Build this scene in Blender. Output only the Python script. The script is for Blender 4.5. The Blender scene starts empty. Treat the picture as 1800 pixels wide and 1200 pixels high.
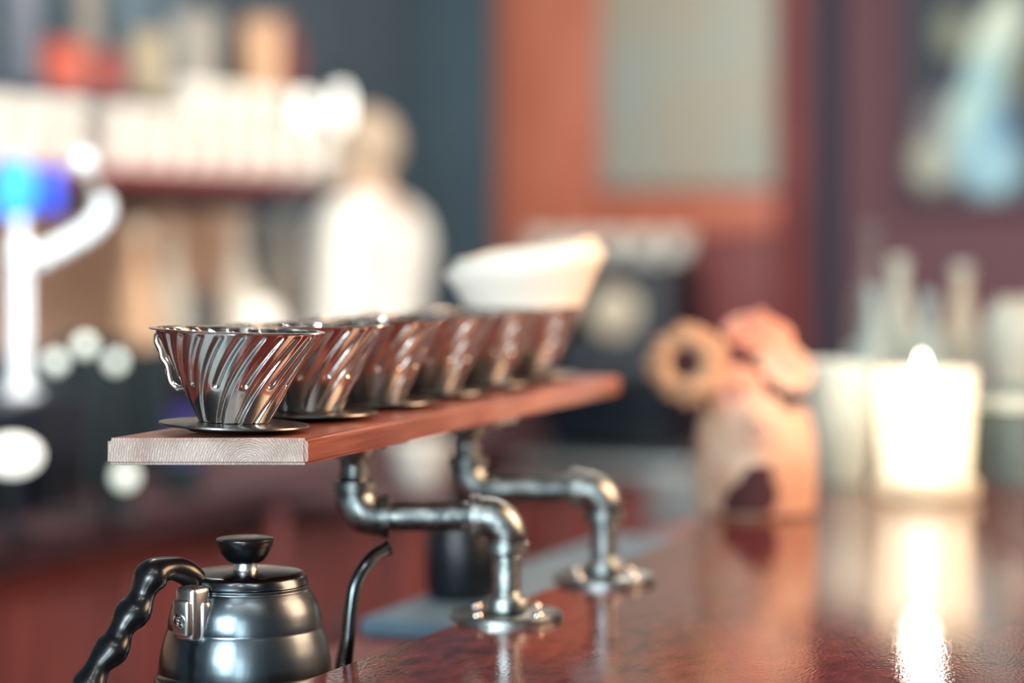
import bpy, bmesh, math, random
from mathutils import Vector, Matrix
random.seed(7)
C = bpy.context.scene.collection
scn = bpy.context.scene
PI = math.pi

# ------------------------------------------------------------------ camera, world, lights, exposure
F = 4250.0                       # focal length in pixels of the 1800 wide frame (85 mm on 36 mm)
HZ = 418.0                       # horizon row
CAMZ = 1.40
cam_d = bpy.data.cameras.new('camera'); cam = bpy.data.objects.new('camera', cam_d); C.objects.link(cam)
cam.location = (0, 0, CAMZ); cam.rotation_euler = (PI/2, 0, 0)
cam_d.sensor_width = 36; cam_d.lens = 85; cam_d.shift_y = -(600-HZ)/1800
cam_d.clip_start = 0.05; cam_d.clip_end = 60
cam_d.dof.use_dof = True; cam_d.dof.focus_distance = 1.685; cam_d.dof.aperture_fstop = 2.0
scn.camera = cam
scn.view_settings.view_transform = 'Standard'; scn.view_settings.look = 'None'
scn.view_settings.exposure = 0.0; scn.view_settings.gamma = 1.0
scn.view_settings.use_curve_mapping = False

w = bpy.data.worlds.new('world'); scn.world = w; w.use_nodes = True
bg = w.node_tree.nodes['Background']; bg.inputs[0].default_value = (0.50, 0.68, 0.80, 1); bg.inputs[1].default_value = 0.21

A = Vector((math.sin(math.radians(21.8)), math.cos(math.radians(21.8)), 0))   # along the bar
Bv = Vector((A.y, -A.x, 0))                                                    # to the customer side
E0 = Vector((-.1265, 1.67, 0))
def BP(s, t, z=0.0): return E0 + A*s + Bv*t + Vector((0, 0, z))
BANG = math.atan2(A.y, A.x) - PI/2                                             # turns +y onto A

def area(name, loc, target, sx, sy, power, col):
    l = bpy.data.lights.new(name, 'AREA'); l.shape = 'RECTANGLE'; l.size = sx; l.size_y = sy; l.energy = power; l.color = col
    o = bpy.data.objects.new(name, l); C.objects.link(o); o.location = loc
    o.rotation_euler = (Vector(target)-Vector(loc)).to_track_quat('-Z', 'Y').to_euler(); return o
def point(name, loc, power, col, r=.04):
    l = bpy.data.lights.new(name, 'POINT'); l.energy = power; l.color = col; l.shadow_soft_size = r
    o = bpy.data.objects.new(name, l); C.objects.link(o); o.location = loc; return o
COOL = (0.80, 0.94, 1.0); WARM = (1.0, 0.60, 0.36); SOFT = (1.0, 0.94, 0.86)
area('window_light', (-1.3, -1.6, 2.2), (-.3, 1.7, 1.1), 1.0, 1.4, 80, COOL)
area('front_window_light', (-.2, -2.2, 1.75), (-.1, 1.8, 1.2), .5, 1.2, 34, COOL)
area('warm_pendant_light', (1.25, 2.0, 1.85), (.0, 1.95, 1.2), .8, .8, 34, WARM)
area('back_bar_light', BP(2.2, -.9, 2.7), BP(2.4, -1.9, 1.3), 2.6, .4, 25, SOFT)
area('under_shelf_fill_light', BP(1.5, -1.66, 1.485), BP(1.5, -2.15, 1.1), 3.2, .05, 7, SOFT)  # unseen light added to brighten the shaded tiles below the shelf
area('far_wall_light', BP(3.6, .9, 2.8), BP(5.2, .3, 1.4), 1.6, .5, 46, (1, .88, .78))
area('inner_bar_light', BP(2.6, -.55, 2.7), BP(2.9, -.9, .5), .6, .6, 42, (1, .88, .8))
for i, (s, t, z, p) in enumerate(((2.0, .1, 2.35, 15), (2.9, -.5, 2.2, 8), (3.6, .3, 2.4, 8), (1.2, -1.0, 2.3, 7))):
    point('pendant_bulb_light', BP(s, t, z), p, (1, .82, .66), .03)

for i, (x, y, z, p) in enumerate(((-.75, .55, 2.5, 9), (-.3, .3, 2.6, 9), (.1, .7, 2.45, 9), (.5, .4, 2.6, 9), (-.45, .9, 2.7, 9))):
    point('ceiling_lamp_light', (x, y, z), p, (1, .84, .68) if i % 2 else (.92, .96, 1), .045)
area('floor_fill_light', (-1.4, -.6, 1.9), (-.45, .75, 0), .8, .8, 40, COOL)  # unseen light added to brighten the floor that the drippers mirror

# ------------------------------------------------------------------ helpers
def P(u, v, Y): return Vector(((u-900)/F*Y, Y, CAMZ-(v-HZ)/F*Y))
def X(u, Y): return (u-900)/F*Y
def Z(v, Y): return CAMZ-(v-HZ)/F*Y
def on_t(u, t):                                # where the sight line of column u meets the bar-parallel plane t
    Y = (.7375-t)/(.3714-.9285*(u-900)/F); return Vector((X(u, Y), Y, 0))
def st(p):
    d = Vector((p[0], p[1], 0))-E0; return d.dot(A), d.dot(Bv)

def obj(name, bm, m, parent=None, smooth=True, loc=None, rz=None):
    me = bpy.data.meshes.new(name)
    bmesh.ops.recalc_face_normals(bm, faces=bm.faces[:])
    bm.to_mesh(me); bm.free()
    for k in (m if isinstance(m, (list, tuple)) else [m]): me.materials.append(k)
    if smooth:
        me.polygons.foreach_set('use_smooth', [True]*len(me.polygons))
        try: me.set_sharp_from_angle(angle=math.radians(38))
        except Exception: pass
    o = bpy.data.objects.new(name, me); C.objects.link(o)
    if parent is not None: o.parent = parent
    if loc is not None: o.location = loc
    if rz is not None: o.rotation_euler = (0, 0, rz)
    return o
def tag(o, label, cat, group=None, kind=None):
    o['label'] = label; o['category'] = cat
    if group: o['group'] = group
    if kind: o['kind'] = kind
    return o
def thing(name, label, cat, loc=(0, 0, 0), rz=0, group=None):
    o = bpy.data.objects.new(name, None); C.objects.link(o); o.empty_display_size = .05
    o.location = loc; o.rotation_euler = (0, 0, rz); return tag(o, label, cat, group)
def struct(name, bm, m, smooth=False, loc=None, rz=None):
    o = obj(name, bm, m, None, smooth, loc, rz); o['kind'] = 'structure'; return o
def dup(root, loc, rz=None, label=None, group=None):
    r = root.copy(); C.objects.link(r); r.location = loc
    if rz is not None: r.rotation_euler = (0, 0, rz)
    if label: r['label'] = label
    if group: r['group'] = group
    for ch in list(root.children):
        c = ch.copy(); C.objects.link(c); c.parent = r
        for g in list(ch.children):
            d = g.copy(); C.objects.link(d); d.parent = c
    return r

def lathe(bm, prof, seg=48, M=None, mi=0):
    rings = []
    for r, z in prof:
        if r < 1e-6:
            rings.append([bm.verts.new((0, 0, z))])
        else:
            rings.append([bm.verts.new((r*math.cos(2*PI*i/seg), r*math.sin(2*PI*i/seg), z)) for i in range(seg)])
    fs = []
    for a, b in zip(rings, rings[1:]):
        for i in range(seg):
            j = (i+1) % seg
            if len(a) == 1 and len(b) == 1: continue
            if len(a) == 1: fs.append(bm.faces.new((a[0], b[i], b[j])))
            elif len(b) == 1: fs.append(bm.faces.new((a[i], a[j], b[0])))
            else: fs.append(bm.faces.new((a[i], a[j], b[j], b[i])))
    for f in fs: f.material_index = mi
    if M is not None:
        bmesh.ops.transform(bm, matrix=M, verts=[x for r in rings for x in r])
    return bm
def box(bm, x0, x1, y0, y1, z0, z1, bev=0, M=None, seg=2):
    r = bmesh.ops.create_cube(bm, size=1)['verts']
    for q in r: q.co = Vector(((x0+x1)/2+q.co.x*(x1-x0), (y0+y1)/2+q.co.y*(y1-y0), (z0+z1)/2+q.co.z*(z1-z0)))
    if M is not None: bmesh.ops.transform(bm, matrix=M, verts=r)
    if bev:
        es = list({e for q in r for e in q.link_edges})
        bmesh.ops.bevel(bm, geom=es, offset=bev, segments=seg, affect='EDGES', profile=.5)
    return bm
def smoothpath(pts, n=6, closed=False):
    pts = [Vector(p) for p in pts]; out = []
    N = len(pts)
    for i in range(N-1):
        p0 = pts[max(i-1, 0)]; p1 = pts[i]; p2 = pts[i+1]; p3 = pts[min(i+2, N-1)]
        for k in range(n):
            t = k/n
            out.append(.5*((2*p1)+(p2-p0)*t+(2*p0-5*p1+4*p2-p3)*t*t+(3*p1-p0-3*p2+p3)*t**3))
    out.append(pts[-1]); return out
def tube(bm, pts, rad, seg=16, cap=True, flat=None, up=None):
    pts = [Vector(p) for p in pts]; N = len(pts)
    if not hasattr(rad, '__len__'): rad = [rad]*N
    tang = [(pts[min(i+1, N-1)]-pts[max(i-1, 0)]).normalized() for i in range(N)]
    n = Vector(up) if up is not None else (Vector((0, 0, 1)) if abs(tang[0].z) < .9 else Vector((1, 0, 0)))
    rings = []
    for i in range(N):
        n = (n-tang[i]*n.dot(tang[i])).normalized(); b = tang[i].cross(n)
        r = rad[i]; f = 1 if flat is None else flat
        rings.append([bm.verts.new(pts[i]+n*(r*math.cos(2*PI*k/seg))+b*(r*f*math.sin(2*PI*k/seg))) for k in range(seg)])
    for a, b in zip(rings, rings[1:]):
        for k in range(seg): bm.faces.new((a[k], a[(k+1) % seg], b[(k+1) % seg], b[k]))
    if cap: bm.faces.new(rings[0]); bm.faces.new(rings[-1])
    return bm
def blob(bm, c, r, sub=3, amp=.0, fr=6.0, sc=(1, 1, 1)):
    vs = bmesh.ops.create_icosphere(bm, subdivisions=sub, radius=1)['verts']
    ph = random.uniform(0, 9)
    for q in vs:
        d = q.co.normalized()
        k = 1+amp*math.sin(fr*d.x+ph)*math.sin(fr*d.y+1.3*ph)*math.cos(fr*d.z)
        q.co = Vector(c)+Vector((d.x*sc[0], d.y*sc[1], d.z*sc[2]))*r*k
    return bm
def T(x, y, z): return Matrix.Translation((x, y, z))
def RX(a): return Matrix.Rotation(a, 4, 'X')
def RY(a): return Matrix.Rotation(a, 4, 'Y')
def RZ(a): return Matrix.Rotation(a, 4, 'Z')

# ------------------------------------------------------------------ materials
def lin(c): return tuple(((x/255)/12.92 if x/255 <= .04045 else ((x/255+.055)/1.055)**2.4) for x in c)+(1,)
def mat(name, col, rough=.5, metal=0, col2=None, scale=8, detail=3, bump=0, bscale=60, coat=0, trans=0, emit=None, es=0, stretch=(1, 1, 1), spec=.5, sss=0, rvar=0, wave=False):
    m = bpy.data.materials.new(name); m.use_nodes = True; nt = m.node_tree; n = nt.nodes; l = nt.links
    p = n['Principled BSDF']
    p.inputs['Base Color'].default_value = lin(col); p.inputs['Roughness'].default_value = rough; p.inputs['Metallic'].default_value = metal
    p.inputs['Coat Weight'].default_value = coat; p.inputs['Coat Roughness'].default_value = .06
    p.inputs['Transmission Weight'].default_value = trans; p.inputs['Specular IOR Level'].default_value = spec
    if sss: p.inputs['Subsurface Weight'].default_value = sss; p.inputs['Subsurface Radius'].default_value = (.02, .012, .008); p.inputs['Subsurface Scale'].default_value = 1
    if emit: p.inputs['Emission Color'].default_value = lin(emit); p.inputs['Emission Strength'].default_value = es
    tc = n.new('ShaderNodeTexCoord'); mp = n.new('ShaderNodeMapping'); l.new(tc.outputs['Object'], mp.inputs[0]); mp.inputs['Scale'].default_value = stretch
    if col2:
        nz = n.new('ShaderNodeTexNoise'); nz.inputs['Scale'].default_value = scale; nz.inputs['Detail'].default_value = detail; nz.inputs['Roughness'].default_value = .6
        l.new(mp.outputs[0], nz.inputs['Vector'])
        r = n.new('ShaderNodeValToRGB'); r.color_ramp.elements[0].position = .35; r.color_ramp.elements[1].position = .65
        r.color_ramp.elements[0].color = lin(col); r.color_ramp.elements[1].color = lin(col2)
        src = nz.outputs['Fac']
        if wave:
            wv = n.new('ShaderNodeTexWave'); wv.inputs['Scale'].default_value = scale*.5; wv.inputs['Distortion'].default_value = 6; wv.inputs['Detail'].default_value = 4
            l.new(mp.outputs[0], wv.inputs['Vector'])
            mx = n.new('ShaderNodeMath'); mx.operation = 'ADD'; l.new(nz.outputs['Fac'], mx.inputs[0])
            ml = n.new('ShaderNodeMath'); ml.operation = 'MULTIPLY_ADD'; l.new(wv.outputs['Fac'], ml.inputs[0]); ml.inputs[1].default_value = .35; ml.inputs[2].default_value = -.17
            l.new(ml.outputs[0], mx.inputs[1]); src = mx.outputs[0]
        l.new(src, r.inputs[0]); l.new(r.outputs[0], p.inputs['Base Color'])
    if rvar:
        nr = n.new('ShaderNodeTexNoise'); nr.inputs['Scale'].default_value = scale*2; nr.inputs['Detail'].default_value = 4; l.new(mp.outputs[0], nr.inputs['Vector'])
        mr = n.new('ShaderNodeMapRange'); mr.inputs['To Min'].default_value = max(.02, rough-rvar); mr.inputs['To Max'].default_value = rough+rvar
        mr.inputs['From Min'].default_value = .3; mr.inputs['From Max'].default_value = .7
        l.new(nr.outputs['Fac'], mr.inputs['Value']); l.new(mr.outputs[0], p.inputs['Roughness'])
    if bump:
        nb = n.new('ShaderNodeTexNoise'); nb.inputs['Scale'].default_value = bscale; nb.inputs['Detail'].default_value = 4; l.new(mp.outputs[0], nb.inputs['Vector'])
        bp = n.new('ShaderNodeBump'); bp.inputs['Strength'].default_value = bump; bp.inputs['Distance'].default_value = .002
        l.new(nb.outputs['Fac'], bp.inputs['Height']); l.new(bp.outputs[0], p.inputs['Normal'])
        if coat: l.new(bp.outputs[0], p.inputs['Coat Normal'])
    return m

M_shelf = mat('stained_shelf_wood', (122, 62, 48), .33, col2=(170, 98, 78), scale=14, stretch=(5, .35, 9), bump=.12, bscale=60)
M_counter = mat('lacquered_counter_wood', (72, 26, 27), .05, col2=(120, 54, 48), scale=34, stretch=(2, .9, 2), bump=.075, bscale=210, coat=0, detail=9, rvar=.025)
M_red = mat('red_brown_cabinet_wood', (104, 48, 46), .5, col2=(132, 66, 60), scale=4, stretch=(3, 3, .4))
M_darktop = mat('dark_worktop', (46, 30, 36), .6, col2=(66, 40, 44), scale=5, spec=.2)
M_steel = mat('brushed_steel_dripper', (216, 212, 208), .16, 1, bump=.03, bscale=180, rvar=.07, scale=14)
M_plate = mat('dark_steel_plate', (112, 112, 112), .3, 1, bump=.03, bscale=200)
M_chrome = mat('chrome_wire', (235, 232, 225), .1, 1)
M_kettle = mat('brushed_kettle_steel', (96, 106, 112), .27, 1, bump=.05, bscale=140, stretch=(1, 1, .2), rvar=.08, scale=12)
M_spout = mat('dark_steel_spout', (96, 104, 108), .22, 1)
M_lid = mat('dark_steel_lid', (84, 90, 96), .22, 1, rvar=.06)
M_bracket = mat('satin_steel_bracket', (205, 205, 200), .32, 1)
M_black = mat('black_bakelite', (10, 13, 18), .3, coat=.15)
M_iron = mat('black_iron_pipe', (190, 200, 198), .38, 1, col2=(58, 66, 72), scale=34, detail=8, bump=.35, bscale=150)
M_white = mat('white_china', (236, 236, 226), .3)
M_cream = mat('cream_glaze', (214, 206, 186), .4)
M_paper = mat('filter_paper', (244, 240, 228), .8, bump=.1, bscale=90)
M_wax = mat('white_candle_wax', (250, 246, 236), .5, emit=(255, 248, 238), es=5.5)  # emission puts the flame's glow into the wax
M_wick = mat('burnt_wick', (30, 24, 20), .9)
M_flame = mat('candle_flame', (255, 220, 160), .5, emit=(255, 244, 226), es=14)
M_slate = mat('slate_blue_paint', (66, 88, 104), .7, col2=(76, 98, 110), scale=1.2)
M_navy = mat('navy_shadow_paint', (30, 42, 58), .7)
M_tan = mat('tan_tile', (188, 150, 126), .45, col2=(204, 172, 148), scale=5)
M_orange = mat('orange_wood', (186, 100, 76), .45, col2=(206, 126, 100), scale=4, stretch=(3, 3, .4))
M_maroon = mat('maroon_wood', (112, 48, 52), .5, col2=(128, 60, 60), scale=3)
M_mauve = mat('mauve_paint', (98, 66, 76), .7)
M_floor = mat('pale_grey_floor_tile', (186, 194, 194), .5, col2=(170, 178, 180), scale=3)
M_ceil = mat('dark_ceiling', (70, 66, 68), .8)
M_board = mat('pale_notice_board', (176, 170, 152), .6, col2=(166, 176, 168), scale=3.5)
M_stain = mat('stainless_cabinet', (178, 190, 192), .35, .8)
M_mat = mat('blue_grey_bar_mat', (84, 112, 130), .7, col2=(98, 126, 142), scale=20)
M_blackbox = mat('black_appliance', (14, 24, 34), .35)
M_shirt = mat('white_shirt', (236, 238, 230), .8)
M_skin = mat('skin', (206, 176, 152), .6)
M_hair = mat('fair_hair', (176, 160, 138), .7)
M_trouser = mat('dark_trousers', (34, 38, 48), .8)
M_tapw = mat('white_tap_glare', (246, 250, 252), .12)  # plain white stands in for the glare on the chrome
M_blue = mat('lit_blue_badge', (30, 120, 230), .4, emit=(40, 150, 250), es=1.3)
M_navyb = mat('lit_navy_badge', (28, 60, 190), .4, emit=(30, 70, 200), es=.5)
M_bulb = mat('glowing_bulb_glass', (255, 250, 240), .3, emit=(236, 242, 234), es=2.0)
M_glint = mat('dim_glint_glow', (230, 236, 226), .3, emit=(214, 222, 208), es=1.5)  # emission imitates blurred reflections on the back bar, no real bulb
M_dimteal = mat('dim_teal_drink', (70, 88, 92), .3)
M_cord = mat('black_cord', (20, 22, 26), .6)
M_petal_tan = mat('tan_petal', (226, 184, 146), .7, col2=(206, 160, 124), scale=30)
M_petal_peach = mat('peach_petal', (250, 184, 154), .6, col2=(244, 156, 128), scale=25, sss=.2)
M_petal_pink = mat('pale_peach_petal', (250, 206, 176), .6, sss=.2)
M_disk = mat('dark_seed_disk', (52, 26, 36), .8, col2=(84, 40, 44), scale=60)
M_stem = mat('dull_green_stem', (92, 86, 56), .7)
M_vase = mat('mottled_tan_vase', (240, 214, 186), .5, col2=(196, 144, 116), scale=9, detail=2)
M_jug = mat('pale_blue_jug', (204, 222, 218), .35)
M_grey = mat('grey_plastic', (96, 104, 116), .5)

def glassy(name, col, rough=.08, mixf=.4):
    m = bpy.data.materials.new(name); m.use_nodes = True; nt = m.node_tree; n = nt.nodes; l = nt.links
    p = n['Principled BSDF']; p.inputs['Base Color'].default_value = lin(col); p.inputs['Roughness'].default_value = rough
    t = n.new('ShaderNodeBsdfTransparent'); t.inputs[0].default_value = lin(tuple(min(255, c+30) for c in col))
    mx = n.new('ShaderNodeMixShader'); mx.inputs[0].default_value = mixf
    l.new(t.outputs[0], mx.inputs[1]); l.new(p.outputs[0], mx.inputs[2]); l.new(mx.outputs[0], n['Material Output'].inputs[0]); return m
M_glass = glassy('clear_bar_glass', (70, 84, 88), .05, .4)
M_tumb = glassy('tumbler_glass', (176, 190, 190), .05, .22)
def frosted():
    m = bpy.data.materials.new('frosted_glass'); m.use_nodes = True; nt = m.node_tree; n = nt.nodes; l = nt.links
    p = n['Principled BSDF']; p.inputs['Base Color'].default_value = lin((240, 240, 226)); p.inputs['Roughness'].default_value = .35
    tr = n.new('ShaderNodeBsdfTranslucent'); tr.inputs[0].default_value = lin((252, 244, 226))
    t = n.new('ShaderNodeBsdfTransparent'); t.inputs[0].default_value = (1, 1, 1, 1)
    a = n.new('ShaderNodeMixShader'); a.inputs[0].default_value = .5; l.new(p.outputs[0], a.inputs[1]); l.new(tr.outputs[0], a.inputs[2])
    b = n.new('ShaderNodeMixShader'); b.inputs[0].default_value = .42; l.new(a.outputs[0], b.inputs[1]); l.new(t.outputs[0], b.inputs[2])
    l.new(b.outputs[0], n['Material Output'].inputs[0]); return m
M_frost = frosted()
def endgrain():
    m = bpy.data.materials.new('raw_end_grain'); m.use_nodes = True; nt = m.node_tree; n = nt.nodes; l = nt.links; p = n['Principled BSDF']
    tc = n.new('ShaderNodeTexCoord'); mp = n.new('ShaderNodeMapping'); mp.inputs['Location'].default_value = (-.027, 0, .0195); mp.inputs['Scale'].default_value = (1, 0, 1)
    nz = n.new('ShaderNodeTexNoise'); nz.inputs['Scale'].default_value = 90; l.new(tc.outputs['Object'], mp.inputs[0]); l.new(tc.outputs['Object'], nz.inputs[0])
    wv = n.new('ShaderNodeTexWave'); wv.wave_type = 'RINGS'; wv.rings_direction = 'SPHERICAL'; wv.inputs['Scale'].default_value = 190; wv.inputs['Distortion'].default_value = 5; wv.inputs['Detail'].default_value = 3; wv.inputs['Detail Scale'].default_value = 2
    l.new(mp.outputs[0], wv.inputs[0])
    r = n.new('ShaderNodeValToRGB'); r.color_ramp.elements[0].color = lin((176, 154, 144)); r.color_ramp.elements[1].color = lin((216, 202, 192)); l.new(wv.outputs['Fac'], r.inputs[0])
    mx = n.new('ShaderNodeMixRGB'); mx.blend_type = 'MULTIPLY'; mx.inputs[0].default_value = .7; l.new(r.outputs[0], mx.inputs[1])
    n2 = n.new('ShaderNodeTexNoise'); n2.inputs['Scale'].default_value = 35; n2.inputs['Detail'].default_value = 5; l.new(tc.outputs['Object'], n2.inputs[0])
    r2 = n.new('ShaderNodeValToRGB'); r2.color_ramp.elements[0].position = .3; r2.color_ramp.elements[0].color = lin((176, 150, 140)); r2.color_ramp.elements[1].position = .6; r2.color_ramp.elements[1].color = (1, 1, 1, 1); l.new(n2.outputs['Fac'], r2.inputs[0])
    l.new(r2.outputs[0], mx.inputs[2]); l.new(mx.outputs[0], p.inputs['Base Color']); p.inputs['Roughness'].default_value = .85
    bp = n.new('ShaderNodeBump'); bp.inputs['Strength'].default_value = .5; bp.inputs['Distance'].default_value = .001; l.new(wv.outputs['Fac'], bp.inputs['Height']); l.new(bp.outputs[0], p.inputs['Normal'])
    return m
M_end = endgrain()
def print_mat(blobs, base):
    m = bpy.data.materials.new('colour_print'); m.use_nodes = True; nt = m.node_tree; n = nt.nodes; l = nt.links; p = n['Principled BSDF']
    tc = n.new('ShaderNodeTexCoord'); cur = None
    for (x, z, rx, rz, rot, col, k) in blobs:
        mp = n.new('ShaderNodeMapping'); mp.vector_type = 'TEXTURE'; mp.inputs['Location'].default_value = (x, 0, z); mp.inputs['Rotation'].default_value = (0, rot, 0); mp.inputs['Scale'].default_value = (rx, 1e3, rz)
        l.new(tc.outputs['Object'], mp.inputs[0])
        ln = n.new('ShaderNodeVectorMath'); ln.operation = 'LENGTH'; l.new(mp.outputs[0], ln.inputs[0])
        mr = n.new('ShaderNodeMapRange'); mr.inputs['From Min'].default_value = .6; mr.inputs['From Max'].default_value = 1.1; mr.inputs['To Min'].default_value = k; mr.inputs['To Max'].default_value = 0; l.new(ln.outputs['Value'], mr.inputs['Value'])
        mx = n.new('ShaderNodeMixRGB'); l.new(mr.outputs[0], mx.inputs[0]); mx.inputs[2].default_value = lin(col)
        if cur is None: mx.inputs[1].default_value = lin(base)
        else: l.new(cur, mx.inputs[1])
        cur = mx.outputs[0]
    l.new(cur, p.inputs['Base Color']); p.inputs['Roughness'].default_value = .5; return m

# ------------------------------------------------------------------ the room (bar frame: local +y runs along the bar, +x to the customer side)
def bb(x0, x1, y0, y1, z0, z1, bev=0): return box(bmesh.new(), x0, x1, y0, y1, z0, z1, bev)
LOC = E0; RZB = BANG
SF = 5.2; TW = -2.2
struct('floor', bb(TW-.1, 3.2, -4.5, SF+.1, -.1, 0), M_floor, loc=LOC, rz=RZB)
struct('ceiling', bb(TW-.1, 3.2, -1.2, SF+.1, 3.2, 3.3), M_ceil, loc=LOC, rz=RZB)
struct('wall_left', bb(TW-.1, TW, -4.5, SF, 0, 3.2), M_slate, loc=LOC, rz=RZB)
struct('wall_far', bb(TW-.1, 3.2, SF, SF+.1, 0, 3.2), M_mauve, loc=LOC, rz=RZB)
def far_t(u):                                  # t on the far wall under column u
    k = (u-900)/F; Y = (SF+1.5036)/(A.y+A.x*k); return st((k*Y, Y))[1], Y
ob = lambda name, m, x0, x1, y0, y1, z0, z1, parent, bev=.004: obj(name, bb(x0, x1, y0, y1, z0, z1, bev), m, parent)

# tan tiled splashback of the back bar, a wall finish
struct('trim_1', bb(TW, TW+.012, -.5, 4.0, 1.0, 1.50), M_tan, loc=LOC, rz=RZB)
struct('trim_3', bb(TW, far_t(882)[0], SF-.04, SF, 0, 3.2), M_slate, loc=LOC, rz=RZB)
# wood panelling on the far wall
ta, Ya = far_t(884); tb, Yb = far_t(1058); tc_, Yc = far_t(1372); td, Yd = far_t(1442); te, _ = far_t(1482)
wp = thing('wood_panel', 'orange wooden wall panel framing the pale board on the far wall', 'panel', LOC, RZB)
zb_ = Z(345, Yb); zc_ = Z(408, Yb)
ob('stile', M_orange, ta, tb, SF-.05, SF-.001, .9, 3.1, wp)
ob('rail', M_orange, tb, tc_, SF-.05, SF-.001, zc_, zb_, wp)
ob('lower_panel', M_maroon, tb, tc_, SF-.03, SF-.001, .9, zc_, wp)
o = ob('stile', M_maroon, tc_, td, SF-.05, SF-.001, .9, 3.1, wp); o['label'] = 'dark red stile'
nb = thing('notice_board', 'large pale grey board set in the orange wooden panel', 'board', LOC, RZB)
ob('board_face', M_board, tb+.004, tc_-.004, SF-.03, SF-.002, zb_+.004, 2.4, nb)
ob('board_edge', M_maroon, tb+.004, tc_-.004, SF-.036, SF-.031, zb_+.004, zb_+.02, nb, 0)
struct('trim_2', bb(td, te, SF-.08, SF, 0, 3.2), M_navy, loc=LOC, rz=RZB)
# framed colour print, top right
tp0, Yp = far_t(1592); tp1, _ = far_t(1850)
pc = (tp0+tp1)/2; zc = Z(165, Yp)
pr = thing('framed_print', 'framed print with a slanting pale blue shape, high on the mauve wall', 'picture', BP(SF-.02, pc, zc), RZB)
k = Yp/F
def pb(u, v): return ((u-1721)*k, -(v-165)*k)
BL = []
for (u, v, rx, rz_, rot, col, kk) in ((1680, 60, 34, 46, 0, (130, 140, 120), .9), (1645, 220, 30, 60, .2, (120, 120, 124), .9), (1645, 285, 42, 52, 0, (172, 178, 164), 1),
        (1755, 70, 40, 95, .42, (205, 224, 208), 1), (1720, 190, 42, 120, .3, (160, 205, 208), 1), (1770, 215, 12, 70, .1, (70, 120, 160), .9), (1745, 290, 62, 66, 0, (150, 198, 214), 1), (1760, 230, 20, 40, .3, (96, 150, 190), .8),
        (1690, 205, 24, 40, 0, (186, 214, 206), .9), (1800, 140, 24, 70, .2, (110, 116, 96), .8)):
    x, z = pb(u, v); BL.append((x, z, rx*k, rz_*k, rot, col, kk))
hw = (tp1-tp0)/2
obj('print_sheet', bb(-hw, hw, -.004, 0, -185*k, 205*k), print_mat(BL, (28, 40, 56)), pr, False)
fr = bmesh.new()
for a in ((-hw-.02, hw+.02, -.02, .018, -185*k-.02, -185*k), (-hw-.02, hw+.02, -.02, .018, 205*k, 205*k+.02), (-hw-.02, -hw, -.02, .018, -185*k, 205*k), (hw, hw+.02, -.02, .018, -185*k, 205*k)): box(fr, *a)
obj('picture_frame', fr, M_mauve, pr, False)

# ------------------------------------------------------------------ bar counter (worktop outline in the bar frame)
ct = thing('bar_counter', 'long glossy dark red wooden bar counter in the foreground', 'counter', LOC, RZB)
left = smoothpath([(0, -1.9, 0), (0, -1.0, 0), (0, 0, 0), (0, .62, 0), (-.008, .85, 0), (-.05, 1.08, 0), (-.085, 1.3, 0), (-.095, 1.9, 0), (-.095, 2.9, 0)], 6)
bm = bmesh.new()
TOPZ = CAMZ-.2995
out = [(p.x, p.y) for p in left]+[(.85, 2.9), (.85, -1.9)]
vb = [bm.verts.new((x, y, TOPZ-.04)) for x, y in out]; vt = [bm.verts.new((x, y, TOPZ)) for x, y in out]
bm.faces.new(vb); ft = bm.faces.new(vt)
for i in range(len(out)): bm.faces.new((vb[i], vb[(i+1) % len(out)], vt[(i+1) % len(out)], vt[i]))
bmesh.ops.bevel(bm, geom=[e for e in ft.edges], offset=.003, segments=3, affect='EDGES')
obj('worktop', bm, M_counter, ct)
ob('counter_body', M_red, .06, .7, -1.8, 2.85, 0, TOPZ-.0405, ct)
LEDZ = 1.03
ld = thing('inner_ledge', 'low red brown service ledge along the inner side of the bar counter', 'ledge', LOC, RZB)
ob('ledge_top', M_red, -.23, .058, -.06, 2.6, LEDZ-.03, LEDZ, ld)
ob('ledge_panel', M_red, -.03, .058, -.05, 2.55, 0, LEDZ-.031, ld)
mt = obj('bar_mat', bb(-.226, -.1, .52, 1.2, LEDZ+.0005, LEDZ+.02, .008), M_mat, None, loc=LOC, rz=RZB)
tag(mt, 'blue grey rubber bar mat lying on the ledge behind the pipe flanges', 'mat')
bm = bmesh.new(); lathe(bm, [(0, 0), (.032, 0), (.036, .012), (.036, .06), (.028, .08), (.03, .092), (.0, .092)], 32)
p = BP(.66, -.18, LEDZ+.0205); sj = thing('sauce_pot', 'small black lidded pot on the blue grey bar mat', 'pot', p)
obj('pot_body', bm, M_blackbox, sj); obj('lid_knob', lathe(bmesh.new(), [(0, .0925), (.008, .0925), (.012, .102), (0, .108)], 20), M_blackbox, sj)

# ------------------------------------------------------------------ shelf board
H0 = 352/F*1.65                                                    # camera height over the board top
BTZ = CAMZ-H0; BTH = 47/F*1.65
psi = math.radians(18.3); SA = Vector((math.sin(psi), math.cos(psi), 0))
cornL = Vector((X(187, 1.65), 1.65, 0)); cornR = Vector((X(539, 1.65), 1.65, 0)); LB = .79
mid = (cornL+cornR)/2
sb = thing('shelf_board', 'reddish plank shelf with a raw pale end, carrying the row of drippers', 'shelf', (mid.x, mid.y, BTZ), -psi)
bm = bmesh.new(); NL = 24; Rp = Matrix.Rotation(psi, 3, 'Z')
hwid = (cornR.x-cornL.x)/2; rows = []
for i in range(NL+1):
    c = Vector((0, LB*i/NL, 0)); j = .0006*math.sin(i*1.7)
    rows.append([bm.verts.new(c+Rp @ Vector(q)) for q in ((-hwid, 0, -BTH), (hwid+j, 0, -BTH), (hwid+j, 0, 0), (-hwid, 0, 0))])
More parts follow.
